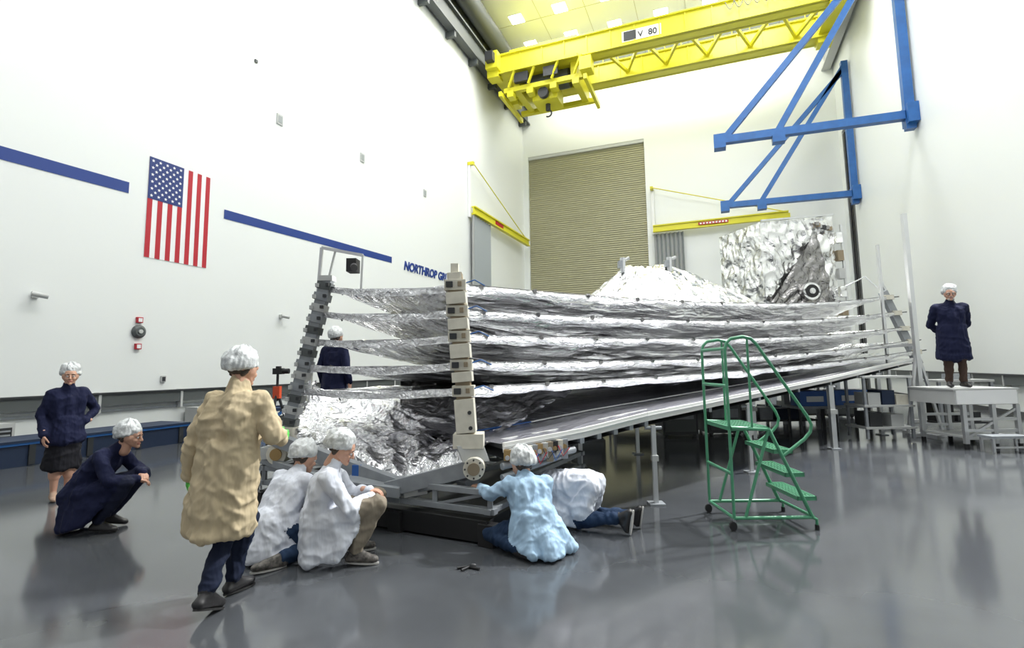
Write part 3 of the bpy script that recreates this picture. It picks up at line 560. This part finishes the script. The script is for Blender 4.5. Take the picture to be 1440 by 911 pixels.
def drape(tops,bots,n,r0,r1,m,seed=0):
    tops=[Vector(p) for p in tops]; bots=[Vector(p) for p in bots]; K=len(tops)-1; out=[]
    def at(L,t): t=t*K; i=min(K-1,int(t)); return L[i].lerp(L[i+1],t-i)
    for k in range(n+1):
        t=k/n; b_=at(bots,t); a=at(tops,t); d=b_-a; d.z=0; w=.14*math.sin(t*23+seed)+.10*math.sin(t*41+seed*2)
        out.append((a,b_+d*w,r0,r1,m))
    return out
def person(name,pos,phi,J,coat,pants,shoe,extra=(),hd=(0,1,0),hu=(0,0,1),hands=None,seed=0,shinmat=None,hairm=hair,beard=None,glasses=False,neckm=None,sleeve=1.0,S=1.0,fold=.018,tw=1.0,sole=None):
    pos=Vector(pos); base=SITE@pos; e=bpy.data.objects.new(name,None); e.location=base; bpy.context.collection.objects.link(e); e.empty_display_size=.2; e.scale=(S,S,S)
    Rz=Matrix.Rotation(math.radians(phi),3,'Z')
    def T(p_): return SITE@(Rz@Vector(p_))
    J={k:Vector(v) for k,v in J.items()}; pr=[]; so_=MB('shoe_soles',False)
    def A(a,b_,ra,rb,m): pr.append((T(a),T(b_),ra,rb,m))
    sv=(J['shR']-J['shL']).normalized()
    pel,ch,nk,hdc=J['pel'],J['chest'],J['neck'],J['head']
    for s_ in(-1,1): A(pel+sv*.07*s_,ch+sv*.085*s_,.125*tw,.122*tw,coat)
    A(pel,ch,.135*tw,.135*tw,coat); A(ch,nk-(nk-ch)*.2,.12,.085,coat); A(J['shL'],J['shR'],.074,.074,coat); A(J['shL']*.6+J['shR']*.4,nk,.08,.06,coat); A(J['shR']*.6+J['shL']*.4,nk,.08,.06,coat)
    for s_ in(-1,1): A(ch+sv*.085*s_,ch.lerp((J['shR'] if s_>0 else J['shL']),.8),.122*tw,.085,coat)
    A(nk-(nk-ch)*.15,nk+(hdc-nk)*.25,.07,.062,coat); A(nk,hdc-(hdc-nk)*.3,.056,.054,neckm or skin)
    for S_ in 'LR':
        sh_,el,wr=J['sh'+S_],J['el'+S_],J['wr'+S_]; A(sh_,el,.076*sleeve,.062*sleeve,coat); A(el,wr,.062*sleeve,.048*sleeve,coat); A(wr+(el-wr)*.1,wr,.05*sleeve,.05*sleeve,coat)
        hp,kn,an,to=J['hip'+S_],J['kn'+S_],J['an'+S_],J['to'+S_]; A(hp,kn,.105,.074,pants); A(kn,kn+(an-kn)*.45,.070,.068,shinmat or pants); A(kn+(an-kn)*.45,an+(kn-an)*.1,.066 if not shinmat else .052,.056 if not shinmat else .038,shinmat or pants)
        fd=(to-an); fd.normalize(); hl=J.get('he'+S_,an-V(0,0,.04)-Vector((fd.x,fd.y,0))*.04)
        A(an+V(0,0,.0),hl,.042,.036,shoe); A(hl,to,.036,.03,shoe); side=fd.cross(V(0,0,1)); side=side.normalized() if side.length>.1 else V(1,0,0)
        A(hl+side*.012,to+side*.016-fd*.02,.034,.03,shoe); A(hl-side*.012,to-side*.016-fd*.02,.034,.03,shoe); A(an,to-(to-an)*.35,.04,.036,shoe)
        if sole:
            ax=(to-hl); ln=ax.length; ax.normalize(); nn=side.cross(ax).normalized(); 
            if nn.z<0: nn=-nn
            ol=[]
            for k in range(20):
                a=k*math.pi/10; wd=.043+.006*math.cos(a); ol.append(hl+ax*(ln/2+math.cos(a)*(ln/2+.034))+side*math.sin(a)*wd-nn*.024)
            dn=[p_-nn*.014 for p_ in ol]; vv=[T(p_) for p_ in ol+dn]
            so_.add(vv,[list(range(20))[::-1],list(range(20,40))]+[[k,(k+1)%20,20+(k+1)%20,20+k] for k in range(20)],sole)
    for a,b_,ra,rb,m in extra: A(a,b_,ra,rb,m)
    fuse('body',pr,.0105,6,e,fold=fold,foldmats=(coat,pants),seed=seed)
    if sole: so_.done(e,origin=(0,0,0))
    head(e,T,hdc,hd,hu,skin,hairm,beard=beard,seed=seed,glasses=glasses)
    for S_,side in(('L',-1),('R',1)):
        if hands and hands.get(S_): d,n,m,cu=hands[S_]; hand(e,J['wr'+S_],d,n,side,m,cu,T)
    return e
stand=dict(pel=(0,0,.98),chest=(0,.02,1.30),neck=(0,.02,1.47),head=(0,.05,1.62),shL=(-.18,0,1.40),shR=(.18,0,1.40),elL=(-.27,-.04,1.12),elR=(.27,-.04,1.12),wrL=(-.27,.04,.88),wrR=(.27,.04,.88),hipL=(-.09,0,.92),hipR=(.09,0,.92),knL=(-.1,.02,.5),knR=(.1,.02,.5),anL=(-.1,-.02,.09),anR=(.1,-.02,.09),toL=(-.13,.15,.035),toR=(.13,.15,.035))
J=dict(stand); J.update(shL=(-.165,0,1.38),shR=(.165,0,1.38),elL=(-.34,-.08,1.14),wrL=(-.2,.06,1.0),elR=(.25,-.03,1.1),wrR=(.24,.1,.86),chest=(0,.02,1.28),neck=(0,.02,1.45),head=(0,.05,1.6),knL=(-.08,.02,.5),knR=(.08,.02,.5),anL=(-.07,-.02,.09),anR=(.07,-.02,.09),toL=(-.09,.14,.035),toR=(.09,.14,.035))
person('standing_woman',(-5.93,7.08,0),-126,J,navy,skirtm,shoet,extra=ring((0,0,1.05),.14,.10,(0,0,.76),.19,.15,12,.05,.04,navy,seed=1)+ring((0,0,.85),.12,.1,(0,0,.42),.17,.13,10,.05,.035,skirtm,seed=2),hands=dict(R=((0,.2,-1),(-1,0,0),skin,.5),L=((1,.35,-.2),(.2,-1,-.3),skin,.5)),hd=(.25,1,-.05),shinmat=skin,seed=1,sleeve=.92,tw=.92)
TS=[(.17,.22,.47),(.19,-.03,.42),(.14,-.24,.40),(0,-.30,.40),(-.14,-.24,.40),(-.19,-.03,.42),(-.17,.22,.47)]
BS=[(.24,.16,.34),(.26,-.02,.12),(.2,-.27,.055),(0,-.36,.055),(-.2,-.27,.055),(-.26,-.02,.12),(-.24,.16,.34)]
Jc=dict(pel=(0,-.24,.37),chest=(0,.0,.68),neck=(0,.13,.83),head=(0,.26,.95),shL=(-.17,.06,.78),shR=(.17,.06,.78),elL=(-.26,.22,.56),elR=(.26,.2,.54),wrL=(-.06,.36,.56),wrR=(.08,.37,.52),hipL=(-.1,-.2,.36),hipR=(.1,-.2,.36),knL=(-.17,.31,.53),knR=(.17,.33,.50),anL=(-.13,.0,.11),anR=(.13,.05,.1),toL=(-.14,.18,.035),toR=(.14,.23,.035))
person('crouching_technician',(-4.38,5.75,0),-82,Jc,navy,darkpant,shoeb,extra=drape(TS,BS,36,.05,.035,navy,2)+[((0,-.2,.38),(0,-.2,.2),.17,.16,navy),((.13,-.1,.4),(.17,.22,.48),.12,.09,navy),((-.13,-.1,.4),(-.17,.22,.48),.12,.09,navy)],hd=(0,1,-.1),hu=(0,.1,1),hands=dict(R=((-.6,.7,-.3),(0,-.2,-1),skin,.6),L=((.7,.6,-.3),(0,-.2,-1),skin,.6)),seed=2)
Jw=dict(pel=(0,0,.98),chest=(.02,.04,1.31),neck=(.02,.05,1.50),head=(.02,.09,1.65),shL=(-.17,.02,1.41),shR=(.21,.04,1.41),elL=(-.28,-.05,1.13),elR=(.33,.04,1.18),wrL=(-.35,.0,.88),wrR=(.24,.26,1.12),hipL=(-.1,0,.93),hipR=(.08,0,.93),knL=(-.02,.02,.50),knR=(.02,.18,.52),anL=(.07,-.24,.15),anR=(-.04,.12,.09),toL=(.06,-.09,.035),toR=(-.02,.30,.038),heL=(.07,-.30,.11))
person('walking_man',(-2.1,3.98,0),-14,Jw,creamc,denimd,shoeb,extra=ring((0,0,1.1),.17,.12,(-.05,-.02,.5),.22,.17,16,.06,.04,creamc,seed=3)+[((0,.03,1.25),(0,.0,.9),.17,.17,creamc),((-.1,-.02,1.3),(-.12,-.02,.9),.13,.12,creamc),((.1,-.02,1.3),(.12,-.02,.9),.13,.12,creamc),((-.09,-.0,1.38),(.13,.0,1.38),.105,.105,creamc),((0,.0,1.42),(0.01,.03,1.54),.1,.074,creamc)],hd=(.1,1,-.15),hands=dict(L=((0,.15,-1),(1,0,0),glove,.35),R=((-.2,1,.1),(-1,0,0),glove,.5)),seed=3,sleeve=1.1,fold=.03,sole=soled)
Jk=dict(pel=(0,-.12,.28),chest=(0,.05,.56),neck=(0,.15,.70),head=(0,.24,.80),shL=(-.17,.1,.64),shR=(.17,.1,.64),elL=(-.24,.3,.5),elR=(.26,.2,.42),wrL=(-.12,.5,.45),wrR=(.12,.42,.35),hipL=(-.1,-.1,.26),hipR=(.1,-.1,.26),knL=(-.2,.32,.10),knR=(.34,.2,.09),anL=(-.15,-.15,.07),anR=(.26,-.24,.08),toL=(-.14,-.3,.04),toR=(.20,-.42,.05))
TK=[(.14,.12,.34),(.16,-.08,.34),(.12,-.2,.33),(0,-.24,.33),(-.12,-.2,.33),(-.16,-.08,.34),(-.14,.12,.34)]
BK=[(.2,.16,.22),(.2,-.06,.14),(.17,-.26,.07),(0,-.34,.055),(-.2,-.26,.055),(-.25,-.06,.08),(-.24,.2,.14)]
person('kneeling_technician',(-2.1,4.93,0),-28,Jk,whitec,denim,shoeg,extra=drape(TK,BK,34,.05,.035,whitec,4)+[((0,-.14,.3),(0,-.15,.15),.16,.14,whitec)],hd=(.2,1,-.4),hu=(0,.4,1),hands=dict(L=((.2,1,-.2),(0,0,-1),skin,.6)),seed=4,sole=solem)
Jq=dict(pel=(0,-.2,.33),chest=(0,-.14,.64),neck=(0,-.08,.80),head=(0,-.0,.93),shL=(-.17,-.1,.73),shR=(.17,-.1,.73),elL=(-.25,.06,.5),elR=(.25,.08,.48),wrL=(-.08,.22,.56),wrR=(.06,.24,.52),hipL=(-.1,-.18,.32),hipR=(.1,-.18,.32),knL=(-.2,.3,.48),knR=(.19,.32,.50),anL=(-.16,.08,.1),anR=(.16,.12,.1),toL=(-.2,.26,.042),toR=(.18,.30,.042))
TQ=[(.15,.14,.44),(.19,-.03,.40),(.14,-.24,.40),(0,-.28,.40),(-.14,-.24,.40),(-.19,-.03,.40),(-.15,.14,.44)]
BQ=[(.24,.12,.30),(.27,.0,.10),(.22,-.24,.05),(0,-.33,.05),(-.2,-.25,.055),(-.26,-.0,.10),(-.24,.12,.30)]
person('squatting_technician',(-1.52,4.78,0),-78,Jq,whitec,khaki,shoeg,extra=drape(TQ,BQ,36,.05,.033,whitec,5)+[((0,-.18,.36),(0,-.2,.16),.17,.14,whitec),((.14,-.1,.36),(.19,.10,.42),.11,.085,whitec),((-.14,-.1,.36),(-.19,.10,.42),.11,.085,whitec)],hd=(0,1,-.45),hu=(0,.45,1),hands=dict(L=((.3,1,-.1),(0,0,-1),skin,.7),R=((-.2,1,-.0),(0,0,-1),skin,.7)),seed=5,sole=solem,fold=.024)
Jb=dict(pel=(.02,-.02,.24),chest=(0,.08,.51),neck=(0,.14,.635),head=(0,.2,.72),shL=(-.18,.1,.58),shR=(.18,.08,.56),elL=(-.3,.26,.48),elR=(.26,.24,.4),wrL=(-.29,.47,.50),wrR=(.08,.45,.42),hipL=(-.1,0,.22),hipR=(.1,0,.22),knL=(-.28,.28,.12),knR=(.2,.38,.11),anL=(-.18,-.1,.08),anR=(.14,-.1,.08),toL=(-.14,-.22,.04),toR=(.12,-.24,.04))
TB=[(.14,.2,.34),(.17,.0,.34),(.12,-.1,.33),(0,-.14,.33),(-.12,-.1,.33),(-.16,.02,.34)]
BB=[(.28,.22,.12),(.36,.0,.05),(.26,-.22,.045),(.04,-.33,.045),(-.14,-.26,.05),(-.22,-.02,.12)]
person('kneeling_man',(.16,4.92,0),28,Jb,ltblue,denim,shoeb,extra=drape(TB,BB,36,.05,.032,ltblue,6)+[((.04,-.03,.3),(.08,-.05,.12),.17,.16,ltblue)],hd=(-.1,1,-.3),hu=(0,.3,1),hands=dict(L=((-.25,1,.1),(0,0,-1),skin,.6),R=((0,1,0),(0,0,-1),skin,.6)),seed=6,fold=.026)
Jr=dict(pel=(0,.03,.44),chest=(0,.42,.40),neck=(0,.60,.30),head=(0,.70,.22),shL=(-.16,.52,.36),shR=(.16,.52,.36),elL=(-.24,.58,.12),elR=(.24,.6,.14),wrL=(-.18,.80,.07),wrR=(.16,.82,.07),hipL=(-.1,0,.40),hipR=(.1,0,.40),knL=(-.14,.08,.09),knR=(.14,.04,.09),anL=(-.12,-.36,.16),anR=(.12,-.4,.13),toL=(-.12,-.43,.045),toR=(.13,-.47,.045),heL=(-.12,-.46,.22),heR=(.12,-.5,.2))
RX=[((s_*.08,-.03,.42),(s_*.13,.04,.20),.135,.12,whitec) for s_ in(-1,1)]+[((s_*.07,.04,.42),(s_*.1,.4,.38),.135,.12,whitec) for s_ in(-1,1)]
TR=[(.1,.45,.34),(.12,.25,.38),(.13,.08,.38),(0,.1,.4),(-.13,.08,.38),(-.12,.25,.38),(-.1,.45,.34)]
BR=[(.16,.45,.22),(.18,.28,.13),(.19,.1,.12),(0,.16,.12),(-.19,.1,.06),(-.24,.28,.05),(-.18,.45,.12)]
person('crawling_technician',(.76,5.62,0),64,Jr,whitec,denim,shoeb,extra=RX+drape(TR,BR,30,.05,.034,whitec,7),hd=(0,1,-.5),hu=(0,.5,1),hands=dict(L=((0,1,-.05),(0,0,-1),skin,.2),R=((0,1,-.05),(0,0,-1),skin,.2)),seed=7,fold=.026,sole=solem)
Jp=dict(stand); Jp.update(elL=(-.27,-.12,1.12),elR=(.27,-.12,1.12),wrL=(-.06,-.2,.96),wrR=(.06,-.22,.94),pel=(0,0,1.0),chest=(0,.02,1.33),neck=(0,.04,1.50),head=(0,.09,1.65),shL=(-.2,0,1.42),shR=(.2,0,1.42))
person('standing_man',(8.6,10.3,1.12),158,Jp,navy,brown,shoeb,extra=ring((0,0,1.08),.16,.12,(0,0,.52),.21,.16,12,.055,.04,navy,seed=8)+[((0,.02,1.25),(0,.02,.9),.155,.15,navy)],hd=(.15,1,-.15),hands=dict(L=((1,-.1,-.3),(0,-1,0),skin,.4),R=((-1,-.1,-.2),(0,-1,0),skin,.4)),seed=8,hairm=mat('grey_hair',(.35,.33,.3),.7),beard=mat('grey_beard',(.42,.39,.36),.7),glasses=True,S=1.1)
stp=MB('step_platform'); stp.box((-3.3,8.45,.50),(-2.3,9.25,.56),steel)
for x in(-3.25,-2.35):
    for g in(8.5,9.2): stp.beam((x,g,0),(x,g,.5),.06,.06,alu)
stp.beam((-3.25,8.5,.15),(-2.35,8.5,.15),.04,.04,alu); stp.done()
person('working_technician',(-2.98,8.85,.56),-20,stand,navy,darkpant,shoeb,extra=ring((0,0,1.05),.15,.11,(0,0,.6),.2,.16,12,.05,.04,navy,seed=9),seed=9,hands=dict(L=((0,.2,-1),(1,0,0),skin,.4),R=((0,.2,-1),(-1,0,0),skin,.4)))

# ------------------------------------------------------------ lights
def area(n,loc,rot,sx,sy,e,col=(1,1,1)):
    l=bpy.data.lights.new(n,'AREA'); l.shape='RECTANGLE'; l.size=sx; l.size_y=sy; l.energy=e; l.color=col
    o=bpy.data.objects.new(n,l); o.location=loc; o.rotation_euler=rot; bpy.context.collection.objects.link(o); return o
for i,(x,y) in enumerate(((-8,4),(3,4),(-8,15),(3,15),(-8,27),(3,27))):
    area('bay_light_%d'%i,(x,y,23.9),(0,0,0),5,6,[680,1250,1150,1550,1150,1400][i],(1,1,.985))
area('back_wall_light',(-2.5,35.2,23.6),(math.radians(15),0,0),16,1.5,650,(1,1,.92))
sp=bpy.data.lights.new('work_light','SPOT'); sp.energy=14000; sp.spot_size=1.2; sp.spot_blend=.7; sp.shadow_soft_size=.35
so=bpy.data.objects.new('work_light',sp); so.location=(7.0,14,13); so.rotation_euler=(Vector((2,5,0))-so.location).to_track_quat('-Z','Y').to_euler(); bpy.context.collection.objects.link(so)
w=bpy.data.worlds.new('hall_ambient'); scene.world=w; w.use_nodes=True; w.node_tree.nodes['Background'].inputs['Color'].default_value=(.95,.98,1,1); w.node_tree.nodes['Background'].inputs['Strength'].default_value=.45

cam=bpy.data.cameras.new('camera'); co=bpy.data.objects.new('camera',cam); bpy.context.collection.objects.link(co)
Rm=Matrix.Rotation(PSI,4,'Z')@Matrix.Rotation(math.radians(96.17),4,'X')@Matrix.Rotation(math.radians(-.8),4,'Z')
co.matrix_world=Matrix.Translation((0,0,1.65))@Rm
cam.lens=18.5; cam.shift_y=-20.5/1440; scene.camera=co
scene.view_settings.view_transform='Standard'
